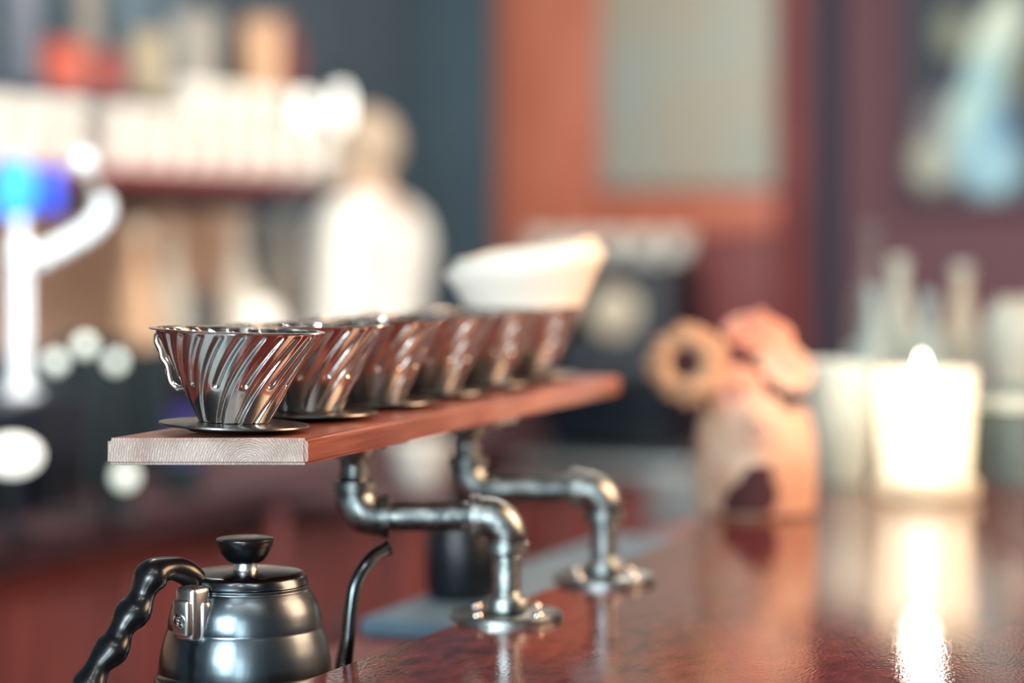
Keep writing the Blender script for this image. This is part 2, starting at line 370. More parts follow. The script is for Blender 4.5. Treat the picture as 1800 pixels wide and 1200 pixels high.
for a, b in zip(rows, rows[1:]):
    for k_ in range(4): bm.faces.new((a[k_], a[(k_+1) % 4], b[(k_+1) % 4], b[k_]))
f0 = bm.faces.new(rows[0]); f1 = bm.faces.new(rows[-1]); bmesh.ops.recalc_face_normals(bm, faces=bm.faces[:]); bm.normal_update()
long_e = [e for e in bm.edges if (any(e in f.edges for f in (f0, f1)) or any(e.verts[0] in r and e.verts[1] in r2 for r, r2 in [])) ]
es = set(long_e)
for i in range(NL):
    for k_ in range(4):
        e = bm.edges.get((rows[i][k_], rows[i+1][k_])); es.add(e)
bmesh.ops.bevel(bm, geom=list(es), offset=.0022, segments=3, affect='EDGES')
bmesh.ops.recalc_face_normals(bm, faces=bm.faces[:]); bm.normal_update()
for f in bm.faces:
    c = f.calc_center_median()
    e_ = (Rp.inverted() @ c).y - 0
    if (Rp.transposed() @ f.normal).y < -.45 or f.normal.y > .9: f.material_index = 1
obj('plank', bm, [M_shelf, M_end], sb)

# ------------------------------------------------------------------ pipe brackets
def make_bracket(label):
    t = thing('pipe_bracket', label, 'bracket', (0, 0, 0), 0, 'iron pipe brackets')
    zt = H = .2995-H0-BTH                        # from counter up to the underside of the plank
    arm = .120; zh = .2995-.219                 # arm height over the counter
    R = .0117
    def flange(z, up):
        bm = bmesh.new(); s = 1 if up else -1
        pr = [(0, 0), (.0445, 0), (.0445, .004), (.043, .0056), (.021, .0062), (.0185, .008), (.0175, .0155), (.0165, .017), (0, .017)]
        lathe(bm, [(r, z+s*h) for r, h in pr], 56)
        o = obj('flange', bm, M_iron, t)
        for k_ in range(4):
            a = PI/4+k_*PI/2
            sc = bmesh.new(); lathe(sc, [(0, .0062), (.0046, .0062), (.0044, .0075), (.003, .0088), (0, .0092)], 16, Matrix.Translation((.0335*math.cos(a), .0335*math.sin(a), z)) @ (Matrix.Identity(4) if up else RX(PI)))
            so = obj('screw', sc, M_chrome, o)
            if not up: pass
        return o
    def place(o, x): 
        o.location.x = x
    f = flange(0, True); place(f, arm)
    f = flange(zt, False); place(f, 0)
    eb = .0285                                   # centre-to-face of the elbow
    def nip(x0, z0, x1, z1):
        bm = bmesh.new(); n = 44; pts = []; rad = []
        L = math.hypot(x1-x0, z1-z0)
        for i in range(n+1):
            q = i/n; pts.append((x0+(x1-x0)*q, 0, z0+(z1-z0)*q)); d = min(q, 1-q)*L
            rad.append(R-(.0007 if d < .011 and i % 2 else .0003 if d < .011 else 0))
        tube(bm, pts, rad, 32); return obj('pipe_nipple', bm, M_iron, t)
    nip(0, zt-.012, 0, zh+eb-.008); nip(eb-.008, zh, arm-eb+.008, zh); nip(arm, zh-eb+.008, arm, .012)
    def elbow(cx, sx, sz):
        bm = bmesh.new(); rb = .0205
        pts = []; rad = []
        # from the vertical opening round to the horizontal opening
        pts.append((cx, 0, zh+sz*eb)); rad.append(.0165)
        pts.append((cx, 0, zh+sz*(eb-.0003))); rad.append(.0174)
        pts.append((cx, 0, zh+sz*(eb-.0078))); rad.append(.0174)
        pts.append((cx, 0, zh+sz*(eb-.0084))); rad.append(.0153)
        n = 14
        for i in range(n+1):
            a = PI/2*i/n
            pts.append((cx+sx*rb*(1-math.cos(a))*.9, 0, zh+sz*(rb*(1-math.sin(a)))*.9)); rad.append(.0153+.0008*math.sin(2*a))
        pts.append((cx+sx*(eb-.0084), 0, zh)); rad.append(.0153)
        pts.append((cx+sx*(eb-.0078), 0, zh)); rad.append(.0174)
        pts.append((cx+sx*(eb-.0003), 0, zh)); rad.append(.0174)
        pts.append((cx+sx*eb, 0, zh)); rad.append(.0165)
        tube(bm, pts, rad, 36, up=(0, 1, 0)); return obj('elbow', bm, M_iron, t)
    elbow(0, 1, 1); elbow(arm, -1, -1)
    return t
br = make_bracket('iron pipe bracket with round flange nearer the kettle, under the plank shelf')
br.location = (X(622, 1.9), 1.9, TOPZ); br.rotation_euler = (0, 0, math.radians(1.5))
dup(br, (X(820, 2.107), 2.107, TOPZ), math.radians(2), 'farther iron pipe bracket, out of focus, under the far half of the plank')

# ------------------------------------------------------------------ drippers
def make_dripper():
    t = thing('coffee_dripper', 'front dripper with wavy wire handle at the raw end of the plank', 'dripper', (0, 0, 0), 0, 'steel drippers in a row')
    z0, z1, r0, r1 = .0065, .0705, .0245, .0575; zr = z1
    NA, NZ = 384, 54; TW_ = math.radians(44)
    bm = bmesh.new(); rings = []
    def groove(phi, q, q0):
        if q < q0-.05 or q > .985: return 0
        ca = abs(((phi+PI/12) % (PI/6))-PI/12)                      # 12 fold, distance from the groove line
        rr = r0+(r1-r0)*q; d = ca*rr; wd = .0024+.0013*q
        x = d/wd
        if x > 1: return 0
        e = 1.0
        if q < q0: e = max(0, 1-((q0-q)/.05)**2)
        if q > .95: e *= max(0, 1-((q-.95)/.035)**2)
        return e*(1-x*x)**1.0
    for iz in range(NZ+1):
        q = iz/NZ; ring = []
        for ia in range(NA):
            phi = 2*PI*ia/NA
            sh = phi-TW_*(q-.5)
            g = max(groove(sh, q, .02), groove(sh+PI/12, q, .45))
            r = r0+(r1-r0)*q-.0024*g
            ring.append(bm.verts.new((r*math.cos(phi), r*math.sin(phi), z0+(z1-z0)*q)))
        rings.append(ring)
    for a, b in zip(rings, rings[1:]):
        for i in range(NA): bm.faces.new((a[i], a[(i+1) % NA], b[(i+1) % NA], b[i]))
    o = obj('cone', bm, M_steel, t); md = o.modifiers.new('wall', 'SOLIDIFY'); md.thickness = .0008; md.offset = -1
    obj('rim', lathe(bmesh.new(), [(r1-.0010, zr), (r1+.0006, zr-.0004), (.0615, zr), (.062, zr+.0005), (.0615, zr+.001), (r1-.0002, zr+.0012), (r1-.0012, zr+.0008), (r1-.0010, zr)], 96), M_steel, t)
    obj('base_plate', lathe(bmesh.new(), [(.018, 0), (.031, 0), (.0335, .0012), (.036, .0034), (.0515, .0040), (.0528, .0047), (.0525, .0058), (.050, .0062), (.030, .0060), (.026, .0066), (.0235, .0066), (.018, .005), (.018, 0)], 72), M_plate, t)
    ha = math.radians(158)                                          # handle direction: left, a little towards the camera
    prof = [(.0575, .0655), (.0615, .0655), (.0625, .0610), (.0590, .0545), (.0575, .0490), (.0535, .0440), (.0520, .0375), (.0500, .0320), (.0455, .0285), (.0405, .0285), (.0370, .0310)]
    pts = smoothpath([(r*math.cos(ha), r*math.sin(ha), z) for r, z in prof], 5)
    obj('handle', tube(bmesh.new(), pts, .0022, 12), M_chrome, t)
    return t
dr = make_dripper()
D0 = Vector((-.1955, 1.700, BTZ)); SP = .1325
labs = ['second dripper from the raw plank end', 'third dripper from the raw plank end', 'fourth dripper from the raw plank end, behind the third', 'fifth dripper from the raw plank end, empty, just before the paper filters', 'farthest dripper in the row, holding white paper filters']
dr.location = D0; dr.rotation_euler = (0, math.radians(1.9), math.radians(4)); dr.location.z += .0008
for i in range(1, 6):
    dup(dr, D0+SA*(SP*i), math.radians(4+[0, 11, -7, 15, 5, 20][i]), 'brushed steel cone, '+labs[i-1])
D5 = D0+SA*(SP*5)
for k_ in range(5):                                                 # nested paper cones standing out of the last dripper
    bm = bmesh.new(); NA = 64; NZ = 12; rings = []
    for iz in range(NZ+1):
        q = iz/NZ; ring = []
        for ia in range(NA):
            a = 2*PI*ia/NA
            r = (.0245+.0018*0)+(.0505)*q*(1-.02*k_)
            r = r*(1+.035*q*math.cos(2*a+.3))-.0016*k_*q
            zz = .012+.1005*q+.0035*k_+q*q*.0115*math.cos(a-.15)+.0015*q*math.sin(5*a+k_)
            ring.append(bm.verts.new((r*math.cos(a), r*math.sin(a), zz)))
        rings.append(ring)
    for a_, b_ in zip(rings, rings[1:]):
        for i in range(NA): bm.faces.new((a_[i], a_[(i+1) % NA], b_[(i+1) % NA], b_[i]))
    o = obj('coffee_filter', bm, M_paper, None, loc=(D5.x, D5.y, BTZ))
    md = o.modifiers.new('paper', 'SOLIDIFY'); md.thickness = .0007
    tag(o, 'white paper cone filter nested in the stack in the farthest dripper', 'coffee filter', 'paper filters in the farthest dripper')

# ------------------------------------------------------------------ kettle
KY = 1.73; kx = X(431, KY); kz = LEDZ
def kzv(v): return Z(v, KY)-kz
kt = thing('gooseneck_kettle', 'steel gooseneck kettle with black wavy handle beside the counter edge', 'kettle', (kx, KY, kz))
px = .000407
def rpx(p): return p*px
body = [(0, 0), (.062, 0), (.0685, .004), (.071, .012), (.0705, .022), (.067, .031), (.0648, kzv(1192)), (.0628, kzv(1182)), (.0619, kzv(1176)), (.0617, kzv(1170)), (.0612, kzv(1158)), (.0598, kzv(1138)), (.0576, kzv(1118)), (.0560, kzv(1106)), (.0551, kzv(1100)), (.0549, kzv(1094)), (.0543, kzv(1084)), (.0526, kzv(1066)), (.0495, kzv(1048)), (.0464, kzv(1036)), (.0452, kzv(1032)), (.0452, kzv(1027)), (.0440, kzv(1026)), (.040, kzv(1027))]
pp = smoothpath([(r, 0, z) for r, z in body], 4)
obj('kettle_body', lathe(bmesh.new(), [(max(p.x, 0), p.z) for p in pp], 96), M_kettle, kt)
ld_ = obj('lid', lathe(bmesh.new(), [(.040, kzv(1026)), (.0448, kzv(1025.5)), (.0452, kzv(1024)), (.0448, kzv(1022)), (.0440, kzv(1012)), (.0415, kzv(1006)), (.037, kzv(1004)), (.018, kzv(1001)), (.008, kzv(1000)), (0, kzv(1000))], 80), M_lid, kt)
obj('knob_neck', lathe(bmesh.new(), [(0, kzv(1001)), (.0092, kzv(1001)), (.0084, kzv(995)), (.0084, kzv(986)), (0, kzv(985))], 32), M_bracket, ld_)
kn = [(0, kzv(989)), (.0105, kzv(988)), (.0135, kzv(984)), (.0175, kzv(971)), (.0200, kzv(957)), (.0209, kzv(949)), (.0206, kzv(946)), (.0195, kzv(945)), (0, kzv(945.5))]
obj('knob', lathe(bmesh.new(), kn, 48), M_black, ld_)
# handle: azimuth left and towards the camera
hd = Vector((-.77, -.64, 0)); hs = Vector((.64, -.77, 0))
def hp(u, v, k_=0):                              # along the handle plane through the kettle axis, from picture coordinates
    # u offset -> radius
    r = (431-u)*px/.77
    Yl = KY-.64*r
    return hd*r+Vector((0, 0, Z(v, Yl)-kz))
hpath = [(352, 1019), (337, 1006), (318, 999), (297, 1002), (283, 1014), (274, 1032), (268, 1052), (260, 1071), (247, 1089), (238, 1108), (231, 1128), (221, 1146), (208, 1164), (199, 1184), (191, 1204), (182, 1222), (174, 1240), (168, 1256)]
pts = [hp(u, v) for u, v in hpath]; pts = smoothpath(pts, 5); N = len(pts); rad = []
for i in range(N):
    q = i/(N-1); b = 1+.15*math.sin(q*PI*2*5.0+.6)*(1 if q > .2 else q/.2)
    rad.append((.0082+.0016*min(1, q/.2))*b)
bm = bmesh.new(); tube(bm, pts, rad, 24, flat=1.25, up=hd)
obj('handle', bm, M_black, kt)
# bracket and rivet
bk = bmesh.new(); rbk = .0505; zb = kzv(1066)
h2 = Vector((-.60, -.80, 0)); h3 = Vector((.80, -.60, 0)); Mh = Matrix(((h3.x, h2.x, 0, 0), (h3.y, h2.y, 0, 0), (0, 0, 1, 0), (0, 0, 0, 1)))
box(bk, -.0095, .0095, .044, .0625, zb-.0165, zb+.021, .004, Mh, 3)
box(bk, -.008, .008, .056, .0665, zb-.0130, zb+.013, .003, Mh, 3)
bo = obj('handle_bracket', bk, M_bracket, kt)
rv = bmesh.new(); lathe(rv, [(0, 0), (.0052, 0), (.0052, .0012), (.0035, .0018), (.0030, .0034), (.0014, .0042), (0, .0042)], 24, Matrix.Translation(h2*.0664+Vector((0, 0, zb-.002))) @ Mh @ RX(-PI/2))
obj('rivet', rv, M_chrome, bo)
wd = bmesh.new(); box(wd, -.0125, .0125, .043, .0555, zb-.022, zb+.012, .005, Mh, 3); obj('bracket_seat', wd, M_bracket, bo)
sd = Vector((.77, .64, 0))
def spt(u, v, Y): return Vector((X(u, Y)-kx, Y-KY, Z(v, Y)-kz))
spts = [sd*.058+Vector((0, 0, .022)), sd*.074+Vector((0, 0, .024)), sd*.0875+Vector((0, 0, .035)), spt(604, 1172, 1.79), spt(611, 1120, 1.79), spt(616, 1070, 1.792), spt(624, 1030, 1.795), spt(640, 998, 1.80), spt(659, 976, 1.808), spt(682, 963, 1.816)]
spp = smoothpath(spts, 7); n = len(spp)
bm = bmesh.new(); tube(bm, spp, [.0105-.0058*min(1, (i/n)*2.2)*.9+(.0006 if i > n-3 else 0) for i in range(n)], 24); obj('spout', bm, M_spout, kt)

# ------------------------------------------------------------------ candle in its frosted holder
cp = Vector((X(1626, 2.79), 2.79, TOPZ)); s_ = 2.79/F
ch = thing('candle_holder', 'frosted white glass candle holder with a flared foot on the counter', 'candle holder', cp)
ro, ri = 90*s_, 90*s_-.004
obj('glass_cup', lathe(bmesh.new(), [(0, .013), (79*s_, .013), (80*s_, .03), (84*s_, .08), (89*s_, .141), (90*s_, .145), (89.4*s_, .147), (87*s_, .146), (86*s_, .141), (81*s_, .08), (77*s_, .03), (75*s_, .02), (0, .018)], 64), M_frost, ch)
obj('glass_foot', lathe(bmesh.new(), [(0, .0002), (84*s_, .0002), (93*s_, .004), (96*s_, .011), (95*s_, .018), (90*s_, .022), (83*s_, .024), (81.5*s_, .02), (80*s_, .0125), (0, .0125)], 64), M_frost, ch)
cd = thing('pillar_candle', 'slim lit white candle standing inside the frosted holder', 'candle', cp+Vector((-.004, -.004, .0185)))
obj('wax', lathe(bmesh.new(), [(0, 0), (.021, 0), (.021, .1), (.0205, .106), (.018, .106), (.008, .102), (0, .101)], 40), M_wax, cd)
obj('wick', tube(bmesh.new(), [(0, 0, .1), (0, 0, .108), (.001, 0, .113)], .0012, 8), M_wick, cd)
obj('flame', lathe(bmesh.new(), [(0, .105), (.0055, .109), (.0082, .116), (.0080, .124), (.0058, .134), (.003, .142), (0, .149)], 24), M_flame, cd)
point('candle_flame_light', cp+Vector((-.004, -.004, .185)), .6, (1, .88, .74), .012)

# ------------------------------------------------------------------ vase of flowers
VY = 2.64; vp = Vector((X(1328, VY), VY, TOPZ)); q = VY/F
vs = thing('flower_vase', 'mottled tan and brown vase between the pipe brackets and the candle', 'vase', vp)
obj('vase_body', lathe(bmesh.new(), [(0, 0), (.060, 0), (.065, .004), (.066, .03), (.065, .08), (.061, .102), (.057, .110), (.059, .116), (.055, .117), (.052, .110), (.058, .09), (.061, .03), (.055, .012), (0, .01)], 48), M_vase, vs)
bm = bmesh.new(); n_ = 14
for i in range(n_):
    for j in range(n_):
        qs = []
        for (a_, b_) in ((i, j), (i+1, j), (i+1, j+1), (i, j+1)):
            z_ = .006+.052*b_/n_; wd_ = .15+.55*(1-abs(b_/n_-.25)**1.2)*(.85 if b_/n_ < .6 else .6)
            an = math.radians(255)+wd_*(a_/n_-.5)*1.5+.25*(b_/n_)
            rr = .0668 if z_ < .06 else .066
            qs.append(bm.verts.new((rr*math.cos(an), rr*math.sin(an), z_)))
        bm.faces.new(qs)
bmesh.ops.remove_doubles(bm, verts=bm.verts[:], dist=1e-5)
o = obj('dark_patch', bm, M_disk, vs); md = o.modifiers.new('thick', 'SOLIDIFY'); md.thickness = .001; o['label'] = 'dark maroon patch low on the vase'
def flower_head(u, v, Y, r, kind, label, lean):
    c = P(u, v, Y); f = thing('cut_flower', label, 'flower', vp, 0, 'flowers in the tan vase')
    st_ = Vector((c.x-vp.x, c.y-vp.y, c.z-vp.z))
    foot = Vector((st_.x*.25, st_.y*.25, .03))
    obj('stem', tube(bmesh.new(), smoothpath([foot, foot.lerp(st_, .5)+Vector((0, 0, .01)), st_+Vector((0, .006, -.01))], 6), .003, 10), M_stem, f)
    Mx = Matrix.Translation(st_) @ Vector(lean).to_track_quat('Z', 'Y').to_matrix().to_4x4()
    if kind == 'disk':
        bm = bmesh.new()
        for ring, (nn, rr, ll) in enumerate(((20, r*.42, r*.60), (20, r*.36, r*.58), (16, r*.3, r*.5))):
            for i in range(nn):
                a = 2*PI*(i+.5*ring)/nn
                m_ = Mx @ RZ(a) @ T(rr, 0, .004*ring) @ RY(-.15-.22*ring)
                vv = bmesh.ops.create_icosphere(bm, subdivisions=2, radius=1)['verts']
                k5 = random.uniform(.82, 1.12); k6 = random.uniform(-.3, .3)
                for x_ in vv: x_.co = m_ @ RX(k6) @ Vector(((x_.co.x+.9)*ll*.53*k5, x_.co.y*r*.19, x_.co.z*.006))
        obj('petals', bm, M_petal_tan, f)
        bm = bmesh.new(); lathe(bm, [(0, -.006), (r*.42, -.004), (r*.42, .008), (r*.3, .015), (0, .017)], 32, Mx); obj('seed_disk', bm, M_disk, f)
    else:
        bm = bmesh.new(); m_ = M_petal_peach if kind == 'rose' else M_petal_pink
        for ring in range(4):
            nn = 3+2*ring
            for i in range(nn):
                a = 2*PI*(i+.37*ring)/nn; rr = r*(.12+.24*ring)
                mm = Mx @ RZ(a) @ T(rr, 0, r*(.3-.12*ring)) @ RY(1.25-.32*ring)
                vv = bmesh.ops.create_icosphere(bm, subdivisions=2, radius=1)['verts']
                for x_ in vv: x_.co = mm @ Vector((x_.co.x*r*.5, x_.co.y*r*.42, x_.co.z*r*.12+x_.co.y**2*r*.15))
        obj('petals', bm, m_, f)
    return f
flower_head(1212, 640, 2.60, 76*q, 'disk', 'large round tan flower with a dark centre, leftmost in the vase', (-.35, -.9, .18))
flower_head(1334, 580, 2.64, 50*q, 'rose', 'peach rose standing tallest in the tan vase', (.1, -.45, .9))
flower_head(1384, 640, 2.61, 42*q, 'pale', 'pale peach rose at the candle side of the vase', (.35, -.7, .6))
flower_head(1300, 682, 2.58, 34*q, 'rose', 'small orange rose low over the vase mouth', (-.1, -1, .3))
flower_head(1330, 740, 2.565, 40*q, 'pale', 'pale drooping rose hanging over the vase front', (-.1, -1, .1))

# ------------------------------------------------------------------ things farther along the counter
def lathe_thing(name, label, cat, loc, parts, group=None):
    t = thing(name, label, cat, loc, 0, group)
    for pn, prof, m_ in parts: obj(pn, lathe(bmesh.new(), prof, 40), m_, t)
    return t
jy = 2.98; jp = Vector((X(1468, jy), jy, TOPZ))
jg = lathe_thing('water_jug', 'pale blue ceramic jug between the flower vase and the candle', 'jug', jp, [('jug_body', [(0, 0), (.036, 0), (.040, .01), (.046, .06), (.050, .12), (.052, .146), (.049, .147), (.046, .12), (.04, .03), (0, .02)], M_jug)])
obj('handle', tube(bmesh.new(), smoothpath([(.047, -.01, .115), (.066, -.016, .11), (.068, -.018, .07), (.056, -.014, .04), (.041, -.008, .035)], 5), .005, 12), M_grey, jg)
def bottle(u, Y, vtop, r, col_m, label, cap_m, group='pale bottles at the far end of the counter'):
    p_ = Vector((X(u, Y), Y, TOPZ)); h = (418+1272.9/Y-vtop)/F*Y
    pr_ = [(0, 0), (r*.94, 0), (r, .006), (r, h*.52), (r*.9, h*.6), (r*.5, h*.74), (r*.36, h*.82), (r*.36, h*.93), (r*.42, h*.935), (r*.42, h*.95), (0, h*.95)]
    t = lathe_thing('glass_bottle', label, 'bottle', p_, [('bottle_body', pr_, col_m), ('cap', [(0, h*.951), (r*.44, h*.951), (r*.46, h*.955), (r*.46, h*.995), (r*.4, h), (0, h)], cap_m)], group)
    obj('label_band', lathe(bmesh.new(), [(r*1.003, h*.14), (r*1.006, h*.14), (r*1.006, h*.42), (r*1.003, h*.42), (r*1.003, h*.14)], 40), M_white, t); return t
M_milk = mat('milky_glass', (206, 216, 204), .25); M_teal = mat('pale_teal_glass', (168, 192, 192), .25); M_dim = mat('grey_mauve_glass', (120, 108, 108), .4)
bottle(1532, 3.75, 398, .036, M_dim, 'tall grey mauve bottle behind the candle, tallest of the bottles', M_dim)
bottle(1580, 3.5, 452, .034, M_milk, 'milky bottle with a pale cap right beside the grey mauve one', M_milk)
bottle(1535, 3.3, 505, .030, M_teal, 'short pale teal bottle in front of the grey mauve one', M_teal)
bottle(1632, 3.4, 515, .030, M_teal, 'pale teal bottle straight behind the candle flame', M_teal)
bottle(1692, 3.55, 464, .034, M_cream, 'cream bottle behind the right rim of the candle holder', M_milk)
def tumbler(u, Y, h, r, m_, label, group='tumblers at the far end of the counter'):
    return lathe_thing('tumbler', label, 'glass', Vector((X(u, Y), Y, TOPZ)), [('tumbler_wall', [(0, 0), (r*.8, 0), (r*.84, .004), (r, h), (r*.96, h), (r*.78, .012), (0, .01)], m_), ('tumbler_band', [(r*.99, h*.8), (r*1.01, h*.8), (r*1.02, h*.92), (r, h*.92), (r*.99, h*.8)], M_milk)], group)
tumbler(1505, 3.1, .085, .03, M_tumb, 'small clear tumbler between the jug and the candle holder')
tumbler(1742, 3.05, .11, .034, M_tumb, 'clear tumbler close to the right side of the candle holder')
tumbler(1788, 2.9, .12, .036, M_tumb, 'clear tumbler cut by the right edge of the frame')
lathe_thing('ceramic_jar', 'pale urn shaped jar behind the tumblers at the right edge', 'jar', Vector((X(1795, 3.4), 3.4, TOPZ)), [('jar_body', [(0, 0), (.03, 0), (.034, .06), (.04, .1), (.046, .13), (.05, .16), (.046, .19), (.035, .208), (.03, .205), (.04, .18), (0, .12)], M_milk), ('jar_rim', [(.03, .208), (.036, .208), (.036, .214), (.03, .214), (.03, .208)], M_cream)])
lathe_thing('tan_mug', 'tan stoneware mug low at the right edge of the frame', 'mug', Vector((X(1800, 3.12), 3.12, TOPZ)), [('mug_body', [(0, 0), (.034, 0), (.037, .004), (.039, .075), (.036, .076), (.034, .008), (0, .008)], M_cream)])

# ------------------------------------------------------------------ back bar on the left
WZ = 1.0
bkb = thing('back_bar', 'red brown back bar cabinet with dark worktop along the left wall', 'cabinet', LOC, RZB)
ob('worktop', M_darktop, TW, -1.08, -.8, 3.25, WZ-.045, WZ, bkb)
ob('cabinet_body', M_red, TW, -1.14, -.8, 3.2, .1, WZ-.046, bkb)
ob('plinth', M_navy, TW, -1.2, -.8, 3.2, 0, .099, bkb)
for i in range(5):
    y0 = -.75+i*.79
    d_ = ob('door', M_red, -1.1395, -1.118, y0, y0+.77, .14, WZ-.09, bkb)
    ob('door_handle', M_plate, -1.117, -1.10, y0+.68, y0+.70, .6, .75, d_, .003)
# lower wall shelf with white cups, upper shelf with bottles
ls = thing('wall_shelf', 'dark red wall shelf carrying the white cups', 'shelf', LOC, RZB, 'wall shelves over the back bar')
ob('shelf_plank', M_maroon, TW, -1.62, -.4, 3.3, 1.505, 1.53, ls)
for y in (0, 1.1, 2.2, 3.2): ob('shelf_bracket', M_navy, TW, -1.7, y, y+.02, 1.46, 1.504, ls)
us = thing('wall_shelf', 'dark navy upper wall shelf carrying bags and bottles', 'shelf', LOC, RZB, 'wall shelves over the back bar')
ob('shelf_plank', M_navy, TW, -1.80, -.4, 3.35, 1.665, 1.69, us)
for y in (.1, 1.15, 2.25, 3.2): ob('shelf_bracket', M_navy, TW, -1.86, y, y+.02, 1.62, 1.664, us)
cup = thing('cup', 'white china cup stacked on the dark red wall shelf', 'cup', (0, 0, -5), 0, 'white cups on the wall shelf')
obj('cup_body', lathe(bmesh.new(), [(0, .0), (.026, 0), (.028, .004), (.041, .03), (.046, .062), (.0435, .062), (.038, .03), (.024, .007), (0, .006)], 32), M_white, cup)
obj('cup_handle', tube(bmesh.new(), smoothpath([(.042, 0, .052), (.062, 0, .05), (.062, 0, .03), (.036, 0, .02)], 5), .004, 8), M_white, cup)
first = True
for u0, n_ in [(-20, 2), (45, 2), (108, 2)]+[(198+i*45, 2) for i in range(9)]:
    b_ = on_t(u0, -1.72)
    for k_ in range(n_):
        loc = (b_.x, b_.y, 1.5305+.0625*k_); rz = random.uniform(0, 6)
        rz = BANG+random.choice((0, PI))+random.uniform(-.25, .25)
        if first: cup.location = loc; cup.rotation_euler = (0, 0, rz); first = False
        else: dup(cup, loc, rz)
for u0 in (333, 378, 423, 468):
    b_ = on_t(u0, -1.72); dup(cup, (b_.x, b_.y, 1.5305+.125), BANG+random.uniform(-.3, .3), 'white china cup topping the taller middle stacks on the wall shelf')
# upper shelf things
def bag(u, v0, w_, h_, m_, label, t_=-1.88, zsh=1.6905):
    b_ = on_t(u, t_); t = thing('coffee_bag', label, 'bag', (b_.x, b_.y, zsh), RZB-PI/2+.0, 'bags on the upper shelf')
    t.rotation_euler = (0, 0, math.atan2(b_.y, b_.x)-PI/2)
    bm = bmesh.new(); n_ = 8; rows = []
    for i in range(n_+1):
        q_ = i/n_; d = .035*(1-q_**2.2)+.003; ww = w_/2*(1-.08*math.sin(PI*q_))
        rows.append([bm.verts.new(x_) for x_ in ((-ww, -d, h_*q_), (-ww*.5, -d*1.25, h_*q_), (ww*.5, -d*1.25, h_*q_), (ww, -d, h_*q_), (ww, d, h_*q_), (-ww, d, h_*q_))])
    for a_, c_ in zip(rows, rows[1:]):
        for k_ in range(6): bm.faces.new((a_[k_], a_[(k_+1) % 6], c_[(k_+1) % 6], c_[k_]))
    bm.faces.new(rows[0]); bm.faces.new(rows[-1]); obj('bag_body', bm, m_, t)
    obj('fold', bb(-w_/2, w_/2, -.008, .008, h_+.0003, h_+.018, .003), m_, t); return t
M_rust = mat('rust_red_paper', (176, 84, 66), .7); M_brick = mat('brick_red_paper', (140, 66, 60), .7); M_kraft = mat('kraft_paper', (196, 160, 128), .8); M_greyp = mat('grey_label_paper', (140, 138, 130), .7); M_sage = mat('sand_paper', (158, 146, 120), .7); M_steelb = mat('steel_blue_glass', (84, 110, 124), .3)
bag(112, 0, .085, .085, M_rust, 'rust red coffee bag, leftmost of the bags on the upper shelf')
bag(186, 0, .075, .075, M_brick, 'brick red coffee bag beside the rust red one')
bag(262, 0, .075, .13, M_sage, 'sand coloured bag beside the brick red one')
bag(345, 0, .10, .19, M_greyp, 'wide grey bag in the middle of the upper shelf')
bag(462, 0, .09, .20, M_kraft, 'tall kraft paper bag at the right end of the upper shelf')
def wbottle(u, t_, z_, h, r, m_, label, group, cap):
    b_ = on_t(u, t_); pr_ = [(0, 0), (r*.94, 0), (r, .006), (r, h*.6), (r*.85, h*.68), (r*.4, h*.8), (r*.36, h*.94), (0, h*.94)]
    return lathe_thing('bottle', label, 'bottle', (b_.x, b_.y, z_), [('bottle_body', pr_, m_), ('cap', [(0, h*.941), (r*.44, h*.941), (r*.44, h), (0, h)], cap)], group)
wbottle(30, -1.9, 1.6905, .33, .042, M_grey, 'grey bottle at the left end of the upper shelf', 'bottles on the upper shelf', M_cream)
wbottle(150, -2.07, 1.6905, .38, .034, M_greyp, 'pale grey bottle standing behind the red bags', 'bottles on the upper shelf', M_cream)
wbottle(228, -2.07, 1.6905, .36, .036, M_steelb, 'steel blue bottle behind the sand coloured bag', 'bottles on the upper shelf', M_steelb)
wbottle(298, -2.08, 1.6905, .34, .03, M_steelb, 'slim steel blue bottle left of the wide grey bag', 'bottles on the upper shelf', M_greyp)
wbottle(405, -2.06, 1.6905, .3, .034, M_blackbox, 'black bottle between the grey bag and the kraft bag', 'bottles on the upper shelf', M_blackbox)
wbottle(508, -2.02, 1.6905, .26, .036, M_maroon, 'maroon bottle beyond the kraft bag', 'bottles on the upper shelf', M_maroon)
# syrup bottles and jars on the worktop against the tan tiles
wbottle(300, -1.92, WZ+.0005, .42, .040, M_cream, 'cream bottle, leftmost of those against the tan tiles', 'bottles against the tan tiles', M_cream)
wbottle(418, -1.84, WZ+.0005, .45, .040, M_cream, 'tall cream bottle behind the second dripper', 'bottles against the tan tiles', M_cream)
wbottle(500, -2.08, WZ+.0005, .46, .042, M_cream, 'tall cream bottle nearest the person in white', 'bottles against the tan tiles', M_cream)
wbottle(240, -1.86, WZ+.0005, .43, .042, M_kraft, 'tan bottle beside the beer tap', 'bottles against the tan tiles', M_cream)
b_ = on_t(452, -1.6); lathe_thing('sugar_jar', 'bright white round jar just above the second dripper', 'jar', (b_.x, b_.y, WZ+.0005), [('jar_body', [(0, 0), (.05, 0), (.056, .01), (.056, .2), (.052, .235), (.035, .262), (0, .27)], M_white), ('jar_knob', [(0, .2705), (.01, .2705), (.013, .282), (0, .29)], M_white)])
b_ = on_t(335, -1.95); lathe_thing('steel_canister', 'grey blue canister above the front dripper', 'canister', (b_.x, b_.y, WZ+.0005), [('canister_body', [(0, 0), (.045, 0), (.046, .26), (0, .26)], M_steelb), ('canister_lid', [(0, .2605), (.048, .2605), (.048, .278), (.01, .285), (0, .285)], M_grey)])
b_ = on_t(325, -1.35); lathe_thing('blue_cup', 'purple blue cup behind the front dripper', 'cup', (b_.x, b_.y, WZ+.0005), [('cup_body', [(0, 0), (.03, 0), (.036, .1), (.033, .1), (.027, .008), (0, .008)], mat('purple_blue_plastic', (64, 60, 130), .4))])
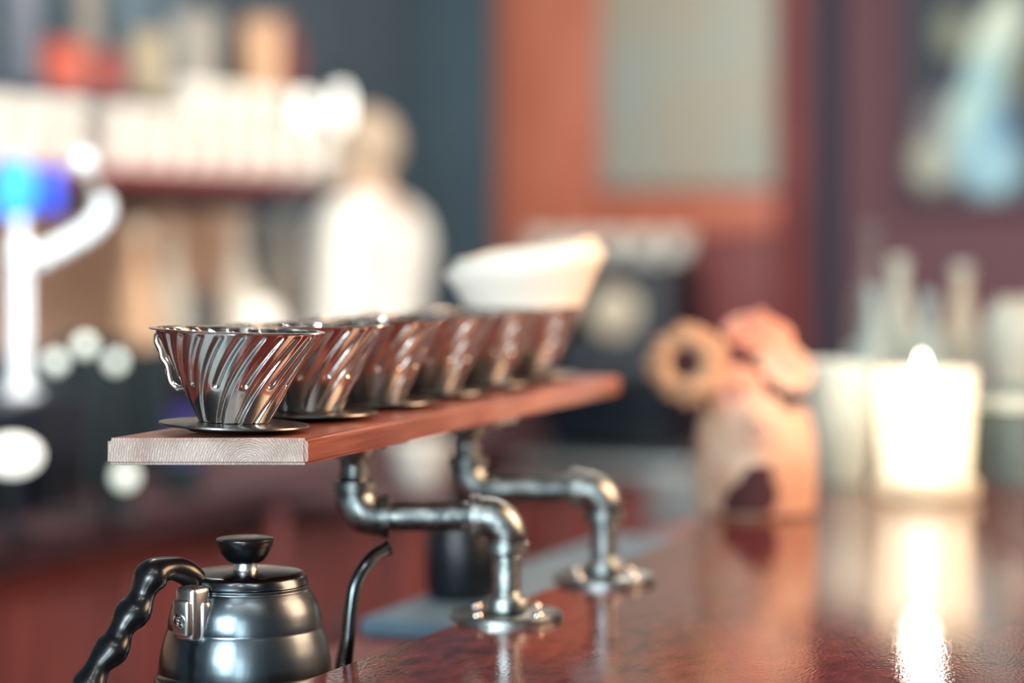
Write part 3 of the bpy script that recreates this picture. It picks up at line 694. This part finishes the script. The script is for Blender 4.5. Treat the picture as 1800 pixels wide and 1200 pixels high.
# black appliances and glasses
def appliance(name, u, t0, w_, d_, h_, m_, label, cat):
    b_ = on_t(u, t0); t = thing(name, label, cat, (b_.x, b_.y, WZ+.0005), RZB)
    obj('housing', bb(-d_, 0, -w_/2, w_/2, .012, h_, .012), m_, t); obj('feet', bb(-d_+.02, -.02, -w_/2+.02, w_/2-.02, 0, .0115), M_navy, t)
    obj('front_panel', bb(.0005, .006, -w_/2+.03, w_/2-.03, .05, h_-.04, .003), M_blackbox, t); return t
ap = appliance('drip_cooler', 20, -1.2, .42, .5, .165, M_blackbox, 'low black cooler box carrying the beer tap at the left edge', 'cooler')
ap2 = appliance('toaster_oven', 290, -1.55, .5, .3, .185, M_blackbox, 'long low black oven behind the front dripper', 'oven')
GLS = [(92, -1.30, .10), (150, -1.30, .125), (200, -1.32, .115), (262, -1.33, .09), (205, -1.14, .075), (320, -1.14, .05)]
glabs = ['tall dark glass right of the tap column', 'tall dark glass, second right of the tap column', 'tall dark glass left of the front dripper handle', 'dark glass behind the front dripper rim', 'low dark glass under the left corner of the plank', 'shallow dark glass under the plank end']
for (u0, t0, h), lb in zip(GLS, glabs):
    b_ = on_t(u0, t0); r = .033; zz = WZ+.0005 if t0 > -1.2 else WZ+.0005
    t = thing('bar_glass', lb+' on the back bar', 'glass', (b_.x, b_.y, zz), 0, 'glasses on the back bar')
    hh = h if t0 > -1.2 else h+.12
    obj('glass_wall', lathe(bmesh.new(), [(0, 0), (r*.8, 0), (r*.85, .005), (r, hh), (r*.95, hh), (r*.78, .014), (0, .012)], 32), M_glass, t)
    obj('drink', lathe(bmesh.new(), [(0, .0125), (r*.775, .0145), (r*.93, hh*.85), (0, hh*.85)], 32), M_dim if t0 > -1.2 else M_dimteal, t)

# beer tap on the cooler
by = 3.62; bx = X(34, by); bz = WZ+.166; tq = by/F
def tp(u, v): return Vector((X(u, by)-bx, 0, Z(v, by)-bz))
bt = thing('beer_tap', 'gleaming chrome beer tap column with curved arm and blue badges', 'tap', (bx, by, bz))
obj('column', lathe(bmesh.new(), [(0, 0), (.03, 0), (.03, .006), (.016, .01), (.0145, .02), (.0145, tp(0, 462).z), (.02, tp(0, 455).z), (.021, tp(0, 440).z), (.012, tp(0, 428).z), (0, tp(0, 426).z)], 40), M_tapw, bt)
ap_ = smoothpath([tp(62, 458), tp(95, 440), tp(140, 415), tp(172, 390), tp(181, 368), tp(176, 350)], 6)
obj('arm', tube(bmesh.new(), ap_, .0135, 20), M_tapw, bt)
obj('arm_tip', tube(bmesh.new(), smoothpath([tp(176, 349), tp(165, 325), tp(150, 302)], 6), .006, 16), M_greyp, bt)
bmk = bmesh.new(); blob(bmk, tp(147, 287), .016, 3); obj('tap_knob', bmk, M_tapw, bt)
M90 = RX(PI/2)
bg1 = bmesh.new(); lathe(bg1, [(0, -.012), (.028, -.012), (.034, -.006), (.034, .006), (.028, .012), (0, .012)], 40, Matrix.Translation(tp(26, 332)) @ M90 @ Matrix.Diagonal((1, 1.35, 1, 1))); o = obj('badge', bg1, M_blue, bt); o['label'] = 'bright blue lit badge'
bg2 = bmesh.new(); box(bg2, -.018, .018, -.008, .008, -.034, .034, .006, Matrix.Translation(tp(90, 335))); o = obj('badge', bg2, M_navyb, bt); o['label'] = 'deep blue lit badge'
obj('badge_arm', tube(bmesh.new(), [tp(34, 430), tp(34, 372)], .009, 16), M_tapw, bt)
obj('badge_bar', tube(bmesh.new(), [tp(40, 355), tp(140, 352), tp(166, 345)], .006, 12), M_blackbox, bt)
area('tap_fill_light', (bx+.5, by-.9, 2.1), (bx+.03, by, 1.4), .25, .25, 3.6, (.82, .95, 1)).data.spread = math.radians(60)  # unseen light added to make the tap blaze white
# bright lamp low on the cooler front
lp = thing('counter_lamp', 'small glowing round lamp in front of the black cooler at the left edge', 'lamp', P(22, 800, 3.25)-Vector((0, 0, .04)))
lb_ = bmesh.new(); blob(lb_, (0, 0, .04), .024, 3, sc=(1.5, 1, 1)); obj('lamp_globe', lb_, M_bulb, lp)
obj('lamp_base', lathe(bmesh.new(), [(0, 1.0005-lp.location.z), (.03, 1.0005-lp.location.z), (.03, 1.006-lp.location.z), (.008, 1.01-lp.location.z), (.008, .016), (0, .0165)], 24), M_blackbox, lp)
for (u0, v0, Y0, rr, lb) in ((97, 636, 3.50, .013, 'small glowing ball standing in for a reflection beside the tap column'), (149, 607, 3.45, .013, 'small glowing ball standing in for a reflection, middle one right of the tap'), (203, 636, 3.52, .012, 'small glowing ball standing in for a reflection nearest the front dripper handle'), (220, 838, 3.45, .016, 'small glowing ball standing in for a reflection under the left corner of the plank')):  # added glowing balls stand in for bright reflections on the glasses
    p_ = P(u0, v0, Y0); t = thing('glint_ball', lb, 'lamp', (p_.x, p_.y, WZ), 0, 'stand-in reflection balls on the back bar'); zz = p_.z-WZ
    bm = bmesh.new(); blob(bm, (0, 0, zz), rr, 2); obj('glint_glow_ball', bm, M_glint, t)
    obj('added_glint_stand', lathe(bmesh.new(), [(0, .0005), (.028, .0005), (.028, .006), (.004, .01), (.004, zz-rr-.0003), (0, zz-rr-.0003)], 20), M_cord, t)
# pendant bulbs
for (u0, v0, Y0, lb) in ((535, 195, 5.6, 'left glowing pendant bulb over the person in white'), (598, 185, 5.6, 'right glowing pendant bulb over the person in white')):
    p_ = P(u0, v0, Y0); t = thing('pendant_bulb', lb, 'lamp', p_, 0, 'pendant bulbs')
    obj('bulb_glass', lathe(bmesh.new(), [(0, -.055), (.012, -.05), (.019, -.03), (.02, 0), (.017, .03), (.012, .04), (0, .04)], 24), M_bulb, t)
    obj('socket', lathe(bmesh.new(), [(0, .0405), (.014, .0405), (.014, .08), (.004, .085), (0, .085)], 20), M_blackbox, t)
    obj('cord', tube(bmesh.new(), [(0, 0, .0845), (0, 0, 3.2-p_.z-.0005)], .003, 8), M_cord, t)

# ------------------------------------------------------------------ the person in white, standing beyond the back bar
def skin_body(name, verts, edges, radii, m_, parent, root=0, sub=2):
    me = bpy.data.meshes.new(name); me.from_pydata(verts, edges, [])
    o = bpy.data.objects.new(name, me); C.objects.link(o); o.parent = parent
    sk = o.modifiers.new('skin', 'SKIN'); sk.use_smooth_shade = True
    for v_, r in zip(me.skin_vertices[0].data, radii): v_.radius = r if hasattr(r, '__len__') else (r, r)
    me.skin_vertices[0].data[root].use_root = True
    ss = o.modifiers.new('sub', 'SUBSURF'); ss.levels = sub; ss.render_levels = sub
    me.materials.append(m_); return o
PY = 5.75; pp_ = Vector((X(652, PY), PY, 0))
pe = thing('person', 'person in a white long sleeved top standing side on beyond the back bar', 'person', pp_, math.radians(72))
V = [(0, 0, .95), (0, 0, 1.10), (0, 0, 1.28), (0, .0, 1.46), (0, .005, 1.53), (0, .02, 1.58), (0, .03, 1.655), (0, .03, 1.71),
     (.17, 0, 1.47), (.21, .02, 1.16), (.20, .20, 1.06), (-.17, 0, 1.47), (-.21, .02, 1.16), (-.18, .20, 1.08),
     (.09, 0, .88), (.10, .01, .50), (.10, 0, .08), (-.09, 0, .88), (-.10, .01, .50), (-.10, 0, .08), (.10, .13, .04), (-.10, .13, .04),
     (.18, .28, 1.05), (-.16, .28, 1.07)]
Ed = [(0, 1), (1, 2), (2, 3), (3, 4), (4, 5), (5, 6), (6, 7), (3, 8), (8, 9), (9, 10), (3, 11), (11, 12), (12, 13), (0, 14), (14, 15), (15, 16), (0, 17), (17, 18), (18, 19), (16, 20), (19, 21), (10, 22), (13, 23)]
Rd = [(.14, .11), (.13, .10), (.15, .11), (.13, .09), (.055, .055), (.06, .07), (.074, .085), (.05, .06), .058, .045, .032, .058, .045, .032, .085, .06, .042, .085, .06, .042, .036, .036, (.034, .02), (.034, .02)]
skin_body('body', V, Ed, Rd, M_skin, pe)
SV = [(0, 0, .90), (0, 0, 1.10), (0, 0, 1.28), (0, 0, 1.46), (0, .003, 1.57), (.175, 0, 1.475), (.215, .02, 1.16), (.205, .17, 1.075), (-.175, 0, 1.475), (-.215, .02, 1.16), (-.185, .17, 1.09)]
skin_body('white_top', SV, [(0, 1), (1, 2), (2, 3), (3, 4), (3, 5), (5, 6), (6, 7), (3, 8), (8, 9), (9, 10)], [(.165, .13), (.155, .125), (.175, .135), (.15, .11), (.082, .082), .08, .062, .05, .075, .062, .05], M_shirt, pe)
skin_body('trousers', [(0, 0, .93), (.09, 0, .86), (.10, .01, .50), (.10, 0, .1), (-.09, 0, .86), (-.10, .01, .50), (-.10, 0, .1)], [(0, 1), (1, 2), (2, 3), (0, 4), (4, 5), (5, 6)], [(.15, .12), .1, .078, .066, .1, .078, .066], M_trouser, pe)
hb = bmesh.new(); blob(hb, (0, .012, 1.67), .084, 3, .02, 5, (.95, 1.02, 1.1)); 
for v_ in hb.verts:
    if v_.co.y > .06 and v_.co.z < 1.70: v_.co.y = .06
obj('hair', hb, M_hair, pe)
for sx in (-1, 1):
    fb = bmesh.new(); blob(fb, (sx*.082, .03, 1.63), .02, 2, sc=(.45, .8, 1.3)); obj('ear', fb, M_skin, pe)
fb = bmesh.new(); blob(fb, (0, .115, 1.62), .014, 2, sc=(.8, 1, 1.4)); obj('nose', fb, M_skin, pe)
pe.scale = (.97, .97, .97)

# ------------------------------------------------------------------ far service counter under the wooden panel
FC0, FC1 = far_t(700)[0], far_t(1330)[0]
fc = thing('far_cabinet', 'red brown cabinet with pale steel top under the wooden panel', 'cabinet', LOC, RZB)
ob('cabinet_body', M_red, FC0, FC1, SF-.6, SF-.06, 0, .765, fc)
ob('steel_top', M_stain, FC0, FC1, SF-.64, SF-.06, .766, .80, fc)
em_t, eY = far_t(1170)
em = thing('espresso_machine', 'big black espresso machine on the far cabinet below the pale board', 'espresso machine', BP(SF-.34, em_t-.02, .8005), RZB)
k2 = 6.7/F; wm = 125*k2
obj('machine_body', bb(-wm, wm, -.18, .18, .03, .535, .03), M_blackbox, em)
obj('cup_tray', bb(-wm-.05, wm+.0, -.17, .17, .5355, .55, .004), M_stain, em)
for sx in (-1, 1):
    for sy in (-1, 1): obj('foot', bb(sx*(wm-.05)-.02, sx*(wm-.05)+.02, sy*.13-.02, sy*.13+.02, 0, .0295), M_navy, em)
g_ = bmesh.new(); lathe(g_, [(0, 0), (.066, 0), (.07, .01), (.06, .02), (0, .022)], 40, Matrix.Translation((.045, -.1805, .40)) @ RX(PI/2)); o = obj('dial', g_, M_cream, em); o['label'] = 'pale round dial'
for sx in (-.02, .1): obj('group_head', tube(bmesh.new(), [(sx, -.18, .27), (sx, -.25, .27)], .03, 20), M_grey, em)
c0 = BP(SF-.34, em_t-.02, .8755+.4758)
for i in range(5):
    dup(cup, c0+Bv*(-.24+.1*i), BANG+PI/2+random.uniform(-.2, .2), 'white cup in the row on top of the black espresso machine', 'cups on the espresso machine')
# stainless fridge and white bowl between
fg = thing('steel_fridge', 'pale stainless under counter fridge beyond the far pipe bracket', 'fridge', BP(3.25, -.62, 0), RZB)
obj('fridge_body', bb(-.16, .22, -.25, .25, .08, .93, .01), M_stain, fg); obj('kick_plate', bb(-.14, .2, -.23, .23, 0, .0795), M_navy, fg)
obj('door_panel', bb(-.15, .21, -.272, -.2505, .1, .9, .006), M_stain, fg); obj('fridge_handle', bb(-.12, -.1, -.3, -.2725, .4, .8, .005), M_plate, fg)
tb_ = on_t(742, -.83); ts_, tt_ = st(tb_)
sv = thing('service_table', 'small red brown side table in front of the back bar, holding the white bowl', 'table', (tb_.x, tb_.y, 0), RZB)
obj('table_top', bb(-.17, .17, -.22, .22, .985, 1.0, .004), M_darktop, sv)
for sx in (-1, 1):
    for sy in (-1, 1): obj('leg', bb(sx*.15-.012, sx*.15+.012, sy*.2-.012, sy*.2+.012, 0, .9845, .003), M_red, sv)
lathe_thing('mixing_bowl', 'round white bowl seen under the plank between the two brackets', 'bowl', (tb_.x, tb_.y, 1.0005), [('bowl_body', [(0, 0), (.024, 0), (.026, .004), (.042, .03), (.046, .07), (.043, .07), (.038, .03), (0, .008)], M_white), ('bowl_rim', [(.043, .0705), (.047, .0705), (.047, .075), (.043, .075), (.043, .0705)], M_white)])
